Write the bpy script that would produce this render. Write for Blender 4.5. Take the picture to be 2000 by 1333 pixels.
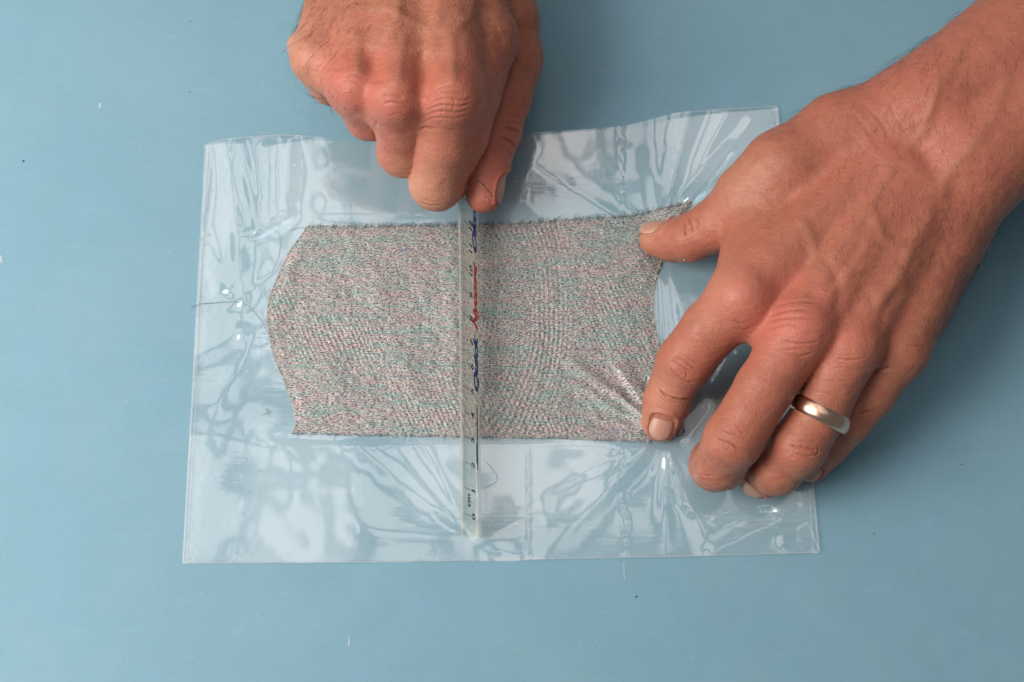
import bpy, bmesh, math, random
import numpy as np
from mathutils import Matrix, Vector

for o in list(bpy.data.objects): bpy.data.objects.remove(o)
rng = np.random.default_rng(7); random.seed(7)
scene = bpy.context.scene
col = scene.collection

# ------------------------------------------------------------------ camera
FPX = 2511.0; TH = math.radians(17.9); H = 495.0          # mm, photograph pixels (2000 x 1333)
CAM = np.array([0.0, -H*math.tan(TH), H])
cam_d = bpy.data.cameras.new('camera'); cam = bpy.data.objects.new('camera', cam_d); col.objects.link(cam)
cam_d.sensor_width = 22.3; cam_d.lens = FPX/2000*22.3
cam_d.clip_start = 0.01; cam_d.clip_end = 50
cam.location = CAM*0.001; cam.rotation_euler = (TH, 0, 0)
cam_d.dof.use_dof = True; cam_d.dof.focus_distance = 0.515; cam_d.dof.aperture_fstop = 9.0
scene.camera = cam

# ------------------------------------------------------------------ light
scene.view_settings.view_transform = 'Standard'; scene.view_settings.look = 'None'
scene.view_settings.gamma = 1.0; scene.view_settings.use_curve_mapping = False
scene.view_settings.exposure = 0.0
world = bpy.data.worlds.new('World'); scene.world = world; world.use_nodes = True
world.node_tree.nodes['Background'].inputs['Color'].default_value = (0.80, 0.93, 1.0, 1)
world.node_tree.nodes['Background'].inputs['Strength'].default_value = 0.13

def area(name, loc, target, sx, sy, power, colour):
    d = bpy.data.lights.new(name, 'AREA'); d.shape = 'RECTANGLE'; d.size = sx; d.size_y = sy
    d.energy = power; d.color = colour
    o = bpy.data.objects.new(name, d); col.objects.link(o); o.location = loc
    zz = (Vector(loc)-Vector(target)).normalized(); ref = Vector((1, 0, 0)) if abs(zz.x) < .8 else Vector((0, 1, 0))
    xx = (ref-zz*ref.dot(zz)).normalized(); yy = zz.cross(xx)          # size along x (or y for a side window), size_y across it
    o.rotation_euler = Matrix((xx, yy, zz)).transposed().to_euler()
    return o
# daylight through a roof window above (split into panes, gaps added to streak the film's reflections) and a side window low on the left
for x0, x1, y0, y1, k in ((-1.00, -0.36, -0.22, 0.20, 1), (-1.00, -0.36, 0.27, 0.80, 1), (-0.31, -0.20, -0.22, 0.20, 1), (-0.31, -0.20, 0.27, 0.80, 1),
                          (-0.12, 0.12, -0.22, 0.03, 1), (-0.12, 0.12, 0.10, 0.45, 1), (-0.12, 0.12, 0.52, 0.85, 1),
                          (0.20, 0.34, -0.22, 0.03, .7), (0.20, 0.34, 0.10, 0.45, .7), (0.20, 0.34, 0.52, 0.85, 1)):
    xm, ym = (x0+x1)/2, (y0+y1)/2
    area('roof_window_light', (xm, ym, 0.98), (xm, ym, 0), x1-x0, y1-y0, 4.7*k*(x1-x0)*(y1-y0), (1.0, 0.925, 0.895))
area('side_window_light', (-0.74, -0.16, 0.64), (-0.08, 0.02, 0.03), 0.62, 0.52, 10.6, (1.0, 0.955, 0.90))
scene.cycles.max_bounces = 7; scene.cycles.diffuse_bounces = 3; scene.cycles.glossy_bounces = 3
scene.cycles.transparent_max_bounces = 12; scene.cycles.caustics_reflective = False; scene.cycles.caustics_refractive = False

# ------------------------------------------------------------------ pixel <-> place
cs, sn = math.cos(TH), math.sin(TH)
def W(u, v, z=0.0):
    """place (mm) at height z that the photograph shows at pixel u, v"""
    u = np.asarray(u, float); v = np.asarray(v, float); z = np.asarray(z, float)
    dx = (u-1000)/FPX; dy = -(v-666.5)/FPX
    d = np.stack([dx+0*dy, dy*cs+sn, dy*sn-cs], -1)
    t = (z-CAM[2])/d[..., 2]
    return CAM + d*t[..., None]
def PX(P):
    q = P-CAM
    yc = q[:, 1]*cs+q[:, 2]*sn; zc = -q[:, 1]*sn+q[:, 2]*cs
    return np.stack([1000+FPX*q[:, 0]/-zc, 666.5-FPX*yc/-zc], -1)

# ------------------------------------------------------------------ helpers
def tag(o, label=None, cat=None, group=None, kind=None):
    if label: o['label'] = label
    if cat: o['category'] = cat
    if group: o['group'] = group
    if kind: o['kind'] = kind
    return o
def mesh_obj(name, verts_mm, faces, mat, parent=None, smooth=True):
    me = bpy.data.meshes.new(name)
    v = np.asarray(verts_mm, np.float32)*0.001
    if isinstance(faces, np.ndarray):
        n, k = faces.shape
        me.vertices.add(len(v)); me.vertices.foreach_set('co', v.ravel())
        me.loops.add(n*k); me.loops.foreach_set('vertex_index', faces.ravel().astype(np.int32))
        me.polygons.add(n); me.polygons.foreach_set('loop_start', np.arange(0, n*k, k, dtype=np.int32))
        me.update(calc_edges=True)
    else:
        me.from_pydata([tuple(p) for p in v.tolist()], [], faces)
    me.validate()
    if smooth: me.polygons.foreach_set('use_smooth', np.ones(len(me.polygons), bool))
    if mat: me.materials.append(mat)
    o = bpy.data.objects.new(name, me); col.objects.link(o)
    if parent: o.parent = parent
    return o
def tubes(lines, radii, sides=4):
    """several thin tubes as one vertex / face list"""
    V, F = [], []
    for line, r in zip(lines, radii):
        line = np.asarray(line, float); n = len(line); b = len(V)
        rr = np.broadcast_to(np.asarray(r, float), (n,))
        for i in range(n):
            t = line[min(i+1, n-1)]-line[max(i-1, 0)]; t = t/(np.linalg.norm(t)+1e-9)
            a = np.cross(t, [0, 0, 1.0]) if abs(t[2]) < .9 else np.cross(t, [1.0, 0, 0])
            a /= np.linalg.norm(a)+1e-9; c = np.cross(t, a)
            for k in range(sides):
                an = 2*math.pi*k/sides
                V.append(line[i]+rr[i]*(a*math.cos(an)+c*math.sin(an)))
        for i in range(n-1):
            for k in range(sides):
                k2 = (k+1) % sides
                F.append((b+i*sides+k, b+i*sides+k2, b+(i+1)*sides+k2, b+(i+1)*sides+k))
    return np.array(V), np.array(F, np.int32)
def smooth_line(pts, n):
    """Catmull-Rom through the points"""
    p = np.asarray(pts, float); p = np.vstack([2*p[0]-p[1], p, 2*p[-1]-p[-2]])
    out = []
    m = len(p)-3
    for s in np.linspace(0, m-1e-6, n):
        i = int(s); t = s-i; a, b, c, d = p[i:i+4]
        out.append(.5*((2*b)+(-a+c)*t+(2*a-5*b+4*c-d)*t*t+(-a+3*b-3*c+d)*t**3))
    return np.array(out)
def lattice_noise(X, Y, wl, seed):
    """smooth value noise of wavelength wl (mm), -1..1"""
    r = np.random.default_rng(seed); T = r.uniform(-1, 1, (64, 64))
    x = X/wl+1000; y = Y/wl+1000
    i = np.floor(x).astype(int); j = np.floor(y).astype(int); fx = x-i; fy = y-j
    fx = fx*fx*fx*(fx*(fx*6-15)+10); fy = fy*fy*fy*(fy*(fy*6-15)+10)
    g = lambda a, b: T[a % 64, b % 64]
    return (g(i, j)*(1-fx)+g(i+1, j)*fx)*(1-fy)+(g(i, j+1)*(1-fx)+g(i+1, j+1)*fx)*fy
def seg_dist(Q, a, b):
    """distance of points Q (N,2 or 3) to segment a-b and the position along it"""
    a = np.asarray(a, float); b = np.asarray(b, float)
    ab = b-a; t = np.clip(((Q-a)@ab)/(ab@ab+1e-9), 0, 1)
    return np.linalg.norm(Q-(a+t[:, None]*ab), axis=1), t
def poly_dist(Q, pts):
    best = np.full(len(Q), 1e9); s = np.zeros(len(Q)); n = len(pts)-1
    for i in range(n):
        d, t = seg_dist(Q, pts[i], pts[i+1]); m = d < best
        best[m] = d[m]; s[m] = (i+t[m])/n
    return best, s

# ------------------------------------------------------------------ materials
def new_mat(name):
    m = bpy.data.materials.new(name); m.use_nodes = True
    nt = m.node_tree; b = nt.nodes['Principled BSDF']
    return m, nt, b
def N(nt, kind, **kw):
    n = nt.nodes.new(kind)
    for k, v in kw.items():
        if k in n.inputs: n.inputs[k].default_value = v
        else: setattr(n, k, v)
    return n
def mixc(nt, fac, a, b, blend='MIX'):
    n = nt.nodes.new('ShaderNodeMix'); n.data_type = 'RGBA'; n.blend_type = blend
    for sock, val in ((n.inputs[0], fac), (n.inputs[6], a), (n.inputs[7], b)):
        if hasattr(val, 'is_linked'): nt.links.new(val, sock)
        elif isinstance(val, (int, float)): sock.default_value = val
        else: sock.default_value = (*val, 1) if len(val) == 3 else val
    return n.outputs[2]
def ramp(nt, src, stops):
    n = nt.nodes.new('ShaderNodeValToRGB'); e = n.color_ramp.elements
    while len(e) < len(stops): e.new(0.5)
    for k, (p, c) in enumerate(stops):
        e[k].position = p; e[k].color = (*c, 1) if len(c) == 3 else c
    nt.links.new(src, n.inputs[0]); return n.outputs[0]
def math_n(nt, op, a, b=None):
    n = nt.nodes.new('ShaderNodeMath'); n.operation = op
    for i, val in enumerate((a, b)):
        if val is None: continue
        if hasattr(val, 'is_linked'): nt.links.new(val, n.inputs[i])
        else: n.inputs[i].default_value = val
    return n.outputs[0]
def obj_coord(nt, scale=(1, 1, 1), rot=(0, 0, 0)):
    c = nt.nodes.new('ShaderNodeTexCoord'); m = nt.nodes.new('ShaderNodeMapping')
    m.inputs['Scale'].default_value = scale; m.inputs['Rotation'].default_value = rot
    nt.links.new(c.outputs['Object'], m.inputs[0]); return m.outputs[0]
def noise(nt, vec, scale, detail=3, rough=.55):
    n = N(nt, 'ShaderNodeTexNoise', Scale=scale, Detail=detail, Roughness=rough)
    nt.links.new(vec, n.inputs['Vector']); return n.outputs[0]
def bump(nt, height, strength, dist, prev=None):
    n = N(nt, 'ShaderNodeBump', Strength=strength, Distance=dist)
    nt.links.new(height, n.inputs['Height'])
    if prev: nt.links.new(prev, n.inputs['Normal'])
    return n.outputs[0]
def attr(nt, name):
    n = nt.nodes.new('ShaderNodeAttribute'); n.attribute_name = name; return n.outputs['Fac']

def mat_table():
    m, nt, b = new_mat('blue_painted_board'); v = obj_coord(nt)
    a = noise(nt, v, 6, 4); f = noise(nt, v, 900, 2, .7); g = noise(nt, v, 60, 5, .65)
    c = mixc(nt, a, (.205, .378, .465), (.221, .398, .485))
    c = mixc(nt, ramp(nt, g, [(.35, (0, 0, 0)), (.7, (1, 1, 1))]), c, (.225, .405, .515))
    c = mixc(nt, ramp(nt, f, [(.30, (1, 1, 1)), (.40, (0, 0, 0))]), c, (.17, .335, .445))
    dust = ramp(nt, noise(nt, v, 420, 2, .5), [(.69, (0, 0, 0)), (.76, (.4, .4, .4))])
    c = mixc(nt, dust, c, (.36, .52, .58))
    scuff = ramp(nt, noise(nt, obj_coord(nt, (30, 240, 1), (0, 0, .75)), 1, 4, .7), [(.60, (0, 0, 0)), (.78, (.6, .6, .6))])
    c = mixc(nt, scuff, c, (.30, .47, .54))
    smudge = ramp(nt, noise(nt, v, 14, 5, .7), [(.46, (0, 0, 0)), (.72, (.7, .7, .7))])
    c = mixc(nt, smudge, c, (.25, .43, .50))
    nt.links.new(c, b.inputs['Base Color'])
    b.inputs['Roughness'].default_value = .62; b.inputs['Specular IOR Level'].default_value = .3
    long = noise(nt, obj_coord(nt, (40, 900, 900)), 1, 2)
    n1 = bump(nt, long, .12, .0003); nt.links.new(bump(nt, f, .12, .0003, n1), b.inputs['Normal'])
    return m
def mat_film():
    m = bpy.data.materials.new('clear_plastic_film'); m.use_nodes = True; nt = m.node_tree
    for n in list(nt.nodes): nt.nodes.remove(n)
    out = nt.nodes.new('ShaderNodeOutputMaterial')
    v = obj_coord(nt)
    n1 = noise(nt, obj_coord(nt, (60, 700, 1)), 1, 3); n2 = noise(nt, v, 260, 2)
    nb = bump(nt, n1, .025, .0005); nb = bump(nt, n2, .05, .0006, nb)
    fr = N(nt, 'ShaderNodeFresnel', IOR=1.5); nt.links.new(nb, fr.inputs['Normal'])
    tr = nt.nodes.new('ShaderNodeBsdfTransparent'); tr.inputs[0].default_value = (.965, .955, .95, 1)
    gl = nt.nodes.new('ShaderNodeBsdfGlossy'); gl.inputs['Roughness'].default_value = .095
    nt.links.new(math_n(nt, 'MULTIPLY', fr.outputs[0], 2.85), gl.inputs['Color']); nt.links.new(nb, gl.inputs['Normal'])
    df = nt.nodes.new('ShaderNodeBsdfDiffuse'); df.inputs[0].default_value = (.8, .82, .84, 1)
    m0 = nt.nodes.new('ShaderNodeMixShader'); m0.inputs[0].default_value = .04
    nt.links.new(tr.outputs[0], m0.inputs[1]); nt.links.new(df.outputs[0], m0.inputs[2])
    m1 = nt.nodes.new('ShaderNodeAddShader')
    nt.links.new(m0.outputs[0], m1.inputs[0]); nt.links.new(gl.outputs[0], m1.inputs[1])
    nt.links.new(m1.outputs[0], out.inputs[0])
    return m
def mat_weld():
    m, nt, b = new_mat('welded_film_edge')
    b.inputs['Base Color'].default_value = (.75, .78, .80, 1); b.inputs['Roughness'].default_value = .25
    b.inputs['Alpha'].default_value = .22
    return m
def mat_fabric():
    m, nt, b = new_mat('shiny_woven_fabric')
    uv = nt.nodes.new('ShaderNodeUVMap'); uv.uv_map = 'weave'
    def mp(sx, sy):
        n = nt.nodes.new('ShaderNodeMapping'); n.inputs['Scale'].default_value = (sx, sy, 1)
        nt.links.new(uv.outputs[0], n.inputs[0]); return n.outputs[0]
    # uv is in mm
    big = noise(nt, mp(.035, .20), 1, 3, .6); streak = noise(nt, mp(.10, 1.25), 1, 3, .65)
    fine = noise(nt, mp(.85, 2.3), 1, 2, .7); fine2 = noise(nt, mp(1.1, 2.2), 1.15, 2, .7)
    s = math_n(nt, 'ADD', math_n(nt, 'MULTIPLY', big, .45), math_n(nt, 'MULTIPLY', streak, .55))
    c = ramp(nt, s, [(.38, (.24, .46, .40)), (.45, (.41, .48, .44)), (.50, (.50, .475, .44)), (.56, (.66, .42, .40)), (.63, (.30, .36, .45))])
    c = mixc(nt, ramp(nt, fine, [(.43, (1, 1, 1)), (.51, (0, 0, 0))]), c, (.085, .12, .145))
    c = mixc(nt, ramp(nt, fine2, [(.54, (0, 0, 0)), (.62, (1, 1, 1))]), c, (.72, .71, .67))
    nt.links.new(c, b.inputs['Base Color'])
    b.inputs['Metallic'].default_value = .25; b.inputs['Roughness'].default_value = .42
    w = N(nt, 'ShaderNodeTexWave', Scale=1.0, Distortion=1.2, Detail=1.0); w.bands_direction = 'Y'
    w.inputs['Detail Scale'].default_value = 1.5
    nt.links.new(mp(.35, .55), w.inputs['Vector'])
    n1 = bump(nt, w.outputs[1], .25, .0003); n1 = bump(nt, fine, .75, .0005, n1)
    nt.links.new(bump(nt, streak, .5, .0008, n1), b.inputs['Normal'])
    return m
def mat_plain(name, c, rough=.6, metal=0.0, spec=.5, nscale=None, namp=.15, sss=0):
    m, nt, b = new_mat(name)
    if nscale:
        f = noise(nt, obj_coord(nt), nscale, 3)
        cc = mixc(nt, f, tuple(x*(1-namp) for x in c), tuple(min(1, x*(1+namp)) for x in c))
        nt.links.new(cc, b.inputs['Base Color'])
    else: b.inputs['Base Color'].default_value = (*c, 1)
    b.inputs['Roughness'].default_value = rough; b.inputs['Metallic'].default_value = metal
    b.inputs['Specular IOR Level'].default_value = spec
    return m
def mat_ink(name, c):
    m, nt, b = new_mat(name); b.inputs['Base Color'].default_value = (*c, 1); b.inputs['Roughness'].default_value = .5
    tl = nt.nodes.new('ShaderNodeBsdfTranslucent'); tl.inputs[0].default_value = (*c, 1)
    mx = nt.nodes.new('ShaderNodeMixShader'); mx.inputs[0].default_value = .6
    nt.links.new(b.outputs[0], mx.inputs[1]); nt.links.new(tl.outputs[0], mx.inputs[2])
    nt.links.new(mx.outputs[0], nt.nodes['Material Output'].inputs[0])
    return m
def mat_ruler():
    m = bpy.data.materials.new('clear_ruler_plastic'); m.use_nodes = True; nt = m.node_tree
    for n in list(nt.nodes): nt.nodes.remove(n)
    out = nt.nodes.new('ShaderNodeOutputMaterial')
    fr = N(nt, 'ShaderNodeFresnel', IOR=1.49)
    tr = nt.nodes.new('ShaderNodeBsdfTransparent'); tr.inputs[0].default_value = (.76, .76, .735, 1)
    gl = nt.nodes.new('ShaderNodeBsdfGlossy'); gl.inputs['Roughness'].default_value = .09
    df = nt.nodes.new('ShaderNodeBsdfDiffuse'); df.inputs[0].default_value = (.72, .70, .66, 1)
    f = noise(nt, obj_coord(nt, (300, 40, 300)), 1, 3)
    tl = nt.nodes.new('ShaderNodeBsdfTranslucent'); tl.inputs[0].default_value = (.62, .60, .56, 1)
    md = nt.nodes.new('ShaderNodeMixShader'); md.inputs[0].default_value = .72
    nt.links.new(df.outputs[0], md.inputs[1]); nt.links.new(tl.outputs[0], md.inputs[2])
    m0 = nt.nodes.new('ShaderNodeMixShader'); nt.links.new(math_n(nt, 'MULTIPLY', f, .26), m0.inputs[0])
    nt.links.new(tr.outputs[0], m0.inputs[1]); nt.links.new(md.outputs[0], m0.inputs[2])
    nt.links.new(math_n(nt, 'MINIMUM', fr.outputs[0], .25), gl.inputs['Color'])
    m1 = nt.nodes.new('ShaderNodeAddShader')
    nt.links.new(m0.outputs[0], m1.inputs[0]); nt.links.new(gl.outputs[0], m1.inputs[1])
    nt.links.new(m1.outputs[0], out.inputs[0])
    return m
def mat_edge():
    m = mat_plain('frosted_ruler_edge', (.46, .43, .38), .3, nscale=1500, namp=.6)
    m.node_tree.nodes['Principled BSDF'].inputs['Alpha'].default_value = .38
    return m
def mat_skin():
    m, nt, b = new_mat('skin'); v = obj_coord(nt)
    n1 = noise(nt, v, 55, 4, .6); n2 = noise(nt, v, 260, 3, .6); n3 = noise(nt, v, 16, 3)
    c = mixc(nt, n1, (.365, .130, .073), (.515, .205, .122))
    c = mixc(nt, math_n(nt, 'MULTIPLY', n3, .5), c, (.50, .175, .108))
    c = mixc(nt, ramp(nt, n2, [(.40, (0, 0, 0)), (.68, (.7, .7, .7))]), c, (.31, .105, .062))
    n5 = noise(nt, v, 130, 3, .65)
    c = mixc(nt, ramp(nt, n5, [(.48, (0, 0, 0)), (.72, (.55, .55, .55))]), c, (.53, .150, .105))
    c = mixc(nt, attr(nt, 'red'), c, (.58, .165, .115))
    c = mixc(nt, attr(nt, 'pale'), c, (.70, .37, .24))
    c = mixc(nt, attr(nt, 'vein'), c, (.40, .155, .09))
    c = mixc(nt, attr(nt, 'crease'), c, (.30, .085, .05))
    nt.links.new(c, b.inputs['Base Color'])
    nt.links.new(ramp(nt, n2, [(.3, (.40, .40, .40)), (.7, (.58, .58, .58))]), b.inputs['Roughness']); b.inputs['Specular IOR Level'].default_value = .42
    b.inputs['Subsurface Weight'].default_value = .22
    b.inputs['Subsurface Radius'].default_value = (1.0, .35, .18); b.inputs['Subsurface Scale'].default_value = .0035
    vo = N(nt, 'ShaderNodeTexVoronoi', Scale=1.0); vo.feature = 'DISTANCE_TO_EDGE'
    nt.links.new(obj_coord(nt, (760, 560, 560), (0, 0, .6)), vo.inputs['Vector'])
    cell = ramp(nt, vo.outputs['Distance'], [(0, (0, 0, 0)), (.18, (1, 1, 1))])
    lines = noise(nt, obj_coord(nt, (110, 620, 620), (0, 0, -.25)), 1, 3, .6)
    nb = bump(nt, cell, .20, .0004); nb = bump(nt, lines, .36, .0009, nb); nb = bump(nt, n2, .20, .0010, nb)
    nt.links.new(nb, b.inputs['Normal'])
    return m
def mat_nail():
    m, nt, b = new_mat('fingernail'); f = noise(nt, obj_coord(nt), 220, 2)
    nt.links.new(mixc(nt, f, (.50, .245, .175), (.60, .33, .245)), b.inputs['Base Color'])
    b.inputs['Roughness'].default_value = .36
    b.inputs['Subsurface Weight'].default_value = .2; b.inputs['Subsurface Scale'].default_value = .002
    return m
def mat_gold():
    m, nt, b = new_mat('gold')
    f = noise(nt, obj_coord(nt), 900, 2)
    nt.links.new(mixc(nt, f, (.84, .50, .35), (.92, .60, .45)), b.inputs['Base Color'])
    b.inputs['Metallic'].default_value = 1; b.inputs['Roughness'].default_value = .27
    return m
M = dict(table=mat_table(), film=mat_film(), weld=mat_weld(), fabric=mat_fabric(), ruler=mat_ruler(), skin=mat_skin(),
         nail=mat_nail(), gold=mat_gold(),
         thread=mat_plain('dark_thread', (.07, .10, .12), .6, nscale=300),
         fringe=mat_plain('fringe_thread', (.16, .24, .28), .45, .2, nscale=500, namp=.5),
         silver=mat_plain('silver_thread', (.80, .76, .71), .4, .1, nscale=500, namp=.3),
         hair=mat_plain('hair', (.055, .030, .020), .5),
         edge=mat_edge(),
         black=mat_plain('black_ink', (.02, .02, .025), .6), blue=mat_ink('blue_ink', (.05, .09, .30)),
         red=mat_ink('red_ink', (.66, .07, .05)),
         chip=mat_plain('pale_paint_chip', (.42, .53, .60), .6), speck=mat_plain('dark_speck', (.04, .05, .06), .8),
         crumb=mat_plain('white_crumb', (.85, .83, .78), .4))

# ------------------------------------------------------------------ table
t = mesh_obj('table', [(-900, -700, -18), (900, -700, -18), (900, 800, -18), (-900, 800, -18),
                       (-900, -700, 0), (900, -700, 0), (900, 800, 0), (-900, 800, 0)],
             [(3, 2, 1, 0), (4, 5, 6, 7), (0, 1, 5, 4), (1, 2, 6, 5), (2, 3, 7, 6), (3, 0, 4, 7)], M['table'], smooth=False)
tag(t, 'matt light blue painted table board under everything', 'table', kind='structure')

# ------------------------------------------------------------------ plastic bag
PI_ = W(1296, 852)[:2]; PT = W(1285, 478)[:2]; PR = W(928, 1058)[:2]; PM = W(1375, 905)[:2]; PG = W(1480, 950)[:2]
def L(u, v): return W(u, v)[:2]
# folds: start, end, half width (mm), height (mm), taper start/end, profile sharpness
folds = []
def fold(a, b, w, h, t0=1.0, t1=.2): folds.append((np.asarray(a), np.asarray(b), w*1.35, h*1.05, t0, t1))
for (u, v, w, h) in ((1060, 1086, 4.5, 1.9), (1300, 1088, 3.4, 1.8), (1390, 1084, 4.2, 1.7),
                     (1350, 1000, 1.8, 1.1), (1390, 960, 1.6, 1.0), (1010, 985, 4.0, 1.3), (990, 1080, 5.0, 1.3), (1330, 985, 1.6, 1.0)):
    fold(PI_, L(u, v), w, h, .6, .5)
for k, an in enumerate(np.radians(np.linspace(-8, -108, 11))):          # tight crinkles just below the pressing fingertip
    fold(PI_+6*np.array([np.cos(an), np.sin(an)]), PI_+(11+4*(k % 3))*np.array([np.cos(an), np.sin(an)]), .8, .75, .9, .3)
for (u, v, w, h) in ((700, 872, 3.2, 1.4), (770, 868, 3.0, 1.3), (830, 872, 2.4, 1.1), (705, 1040, 3.6, 1.2), (1010, 1090, 2.6, 1.5),
                     (1060, 1000, 3, 1.0), (960, 1100, 2.2, 1.1)):
    fold(PR, L(u, v), w, h*.9, .35, .7)
for (u, v, w, h) in ((1345, 225, 4.5, 2.0), (1275, 235, 6, 1.6), (1040, 330, 5.5, 1.6), (1420, 225, 5, 1.8), (1470, 240, 3, 1.4)):
    fold(PT, L(u, v), w, h, .35, 1.0)
for a, b, w, h in (((1345, 395), (1425, 292), 2.0, 1.8), ((1342, 395), (1440, 330), 2.6, 1.2), ((440, 280), (478, 592), 2.6, 1.8), ((472, 285), (505, 455), 2.0, 1.6),
                   ((405, 462), (452, 575), 2.6, 1.0), ((452, 560), (470, 470), 3, 1.0), ((412, 290), (388, 470), 2.2, 1.6), ((388, 470), (440, 560), 2.6, .9),
                   ((567, 275), (560, 420), 2.4, 1.8), ((526, 292), (528, 440), 2.4, 1.4), ((560, 430), (490, 460), 2.8, 1.3), ((530, 430), (440, 285), 3.4, .9),
                   ((445, 570), (475, 660), 3.0, .7), ((470, 650), (380, 700), 4, 1.1), ((475, 650), (520, 660), 3, .9), ((500, 660), (425, 790), 4, 1.2), ((540, 530), (450, 600), 3.0, .9),
                   ((395, 850), (520, 870), 5, .9), ((395, 870), (430, 760), 6, .8), ((560, 880), (610, 1070), 7, 1.2), ((640, 910), (560, 1000), 9, .9), ((690, 960), (740, 1060), 6, 1.1),
                   ((1540, 1010), (1390, 1084), 3.2, 2.2), ((1560, 960), (1600, 1080), 3.2, 1.6), ((1500, 985), (1560, 1010), 2.4, 1.8), ((1520, 975), (1530, 1060), 2.6, 1.4),
                   ((1400, 1010), (1480, 985), 3, 1.3), ((1310, 530), (1335, 640), 2.2, 1.4), ((1290, 540), (1300, 690), 2.2, 1.6), ((1345, 560), (1330, 690), 3, 1.4),
                   ((1420, 700), (1380, 790), 2.4, 1.6), ((1440, 690), (1445, 760), 2.0, 1.4), ((1395, 790), (1350, 850), 2.4, 1.5), ((650, 320), (860, 350), 4.5, .8), ((640, 400), (800, 410), 5, .8)):
    fold(L(*a), L(*b), w*(1.25 if a[0] < 700 else 1), h*(.72 if a[0] < 700 else 1), .8, .8)
fab_lo = W(560, 855)[:2]; fab_hi = W(1300, 440)[:2]
def sstep(a, b, x):
    t = np.clip((x-a)/(b-a), 0, 1); return t*t*(3-2*t)
LEFT0, LEFT1 = L(357, 1102), L(405, 285)
RIGHT0, RIGHT1 = L(1600, 1082), L(1518, 209)
def film_height(X, Y, seed=3, amp=1.0):
    """height (mm) of the upper film at table places X, Y"""
    Q = np.stack([X.ravel(), Y.ravel()], -1)
    z = np.zeros(len(Q))
    for a, b, w, h, t0, t1 in folds:
        d, t = seg_dist(Q, a, b)
        ww = w*(.45+.75*t) if t0 != t1 else w*(.75+.25*np.sin(t*math.pi))
        z += h*(t0+(t1-t0)*t)*np.clip(np.exp(-(d/ww)**2)*.75+.25/(1+(d/(ww*.45))**2), 0, 1)
    for p in (PI_, PT, PM, PG, PR):                               # fingertips and the ruler's end hold it down
        d = np.linalg.norm(Q-p, axis=1); z *= 1-.92*np.exp(-(d/6.5)**2)
    x, y = Q[:, 0], Q[:, 1]
    z += amp*(1.0*lattice_noise(x, y, 34, seed)+.42*lattice_noise(x, y+.3*x, 17, seed+1)+.06*lattice_noise(x, y, 7, seed+2)+.9)
    # crumpled strips of old tape left on the film
    for us, w0 in ((1215, 1.6), (1028, .7)):
        lx = W(us, 300)[0]+(W(us+4, 1090)[0]-W(us, 300)[0])*(y-90)/(-180)
        z += np.exp(-((x-lx-.6*lattice_noise(x, y, 3, 21))/w0)**2)*(.30+.28*lattice_noise(x*2, y, 1.9, 22))*(.22+.6*sstep(-45, -60, y))
    inside = sstep(fab_lo[0]-12, fab_lo[0]+2, x)*sstep(fab_hi[0]+6, fab_hi[0]-6, x)*sstep(fab_lo[1]-5, fab_lo[1]+1, y)*sstep(fab_hi[1]+5, fab_hi[1]-1, y)
    z = z*(1-.82*inside)
    e = np.minimum(np.minimum(x-(LEFT0[0]+(LEFT1[0]-LEFT0[0])*(y-LEFT0[1])/(LEFT1[1]-LEFT0[1])),
                              (RIGHT0[0]+(RIGHT1[0]-RIGHT0[0])*(y-RIGHT0[1])/(RIGHT1[1]-RIGHT0[1]))-x), y-LEFT0[1]-1)
    z *= .45+.55*sstep(0, 22, e)
    return np.maximum(z, .05).reshape(X.shape)
top_px = [(405, 287), (432, 276), (545, 266), (605, 269), (700, 281), (800, 282), (900, 276), (1040, 262), (1130, 256), (1200, 250), (1262, 240), (1312, 226), (1400, 217), (1455, 214), (1518, 209)]
bot_px = [(357, 1102), (600, 1101), (800, 1099), (900, 1097), (1000, 1098), (1060, 1094), (1230, 1089), (1300, 1090), (1400, 1086), (1500, 1083), (1600, 1082)]
def edge_curve(px, n):
    p = np.array([L(*q) for q in px]); s = np.r_[0, np.cumsum(np.linalg.norm(np.diff(p, axis=0), axis=1))]; s /= s[-1]
    q = np.linspace(0, 1, n); return np.stack([np.interp(q, s, p[:, 0]), np.interp(q, s, p[:, 1])], -1)
def grid_faces(nx, ny):
    i = np.arange(nx*ny).reshape(ny, nx)
    return np.stack([i[:-1, :-1], i[:-1, 1:], i[1:, 1:], i[1:, :-1]], -1).reshape(-1, 4)
nx, ny = 380, 280
bt, tp = edge_curve(bot_px, nx), edge_curve(top_px, nx)
s = np.linspace(0, 1, ny)[:, None, None]
G = bt[None]*(1-s)+tp[None]*s
Zf = film_height(G[..., 0], G[..., 1])+.35
bag = bpy.data.objects.new('plastic_bag', None); col.objects.link(bag); bag.empty_display_size = .02
tag(bag, 'crumpled clear plastic bag lying flat on the blue table under the fabric', 'plastic bag')
mesh_obj('film', np.dstack([G, Zf]).reshape(-1, 3), grid_faces(nx, ny), M['film'], bag)
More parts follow.
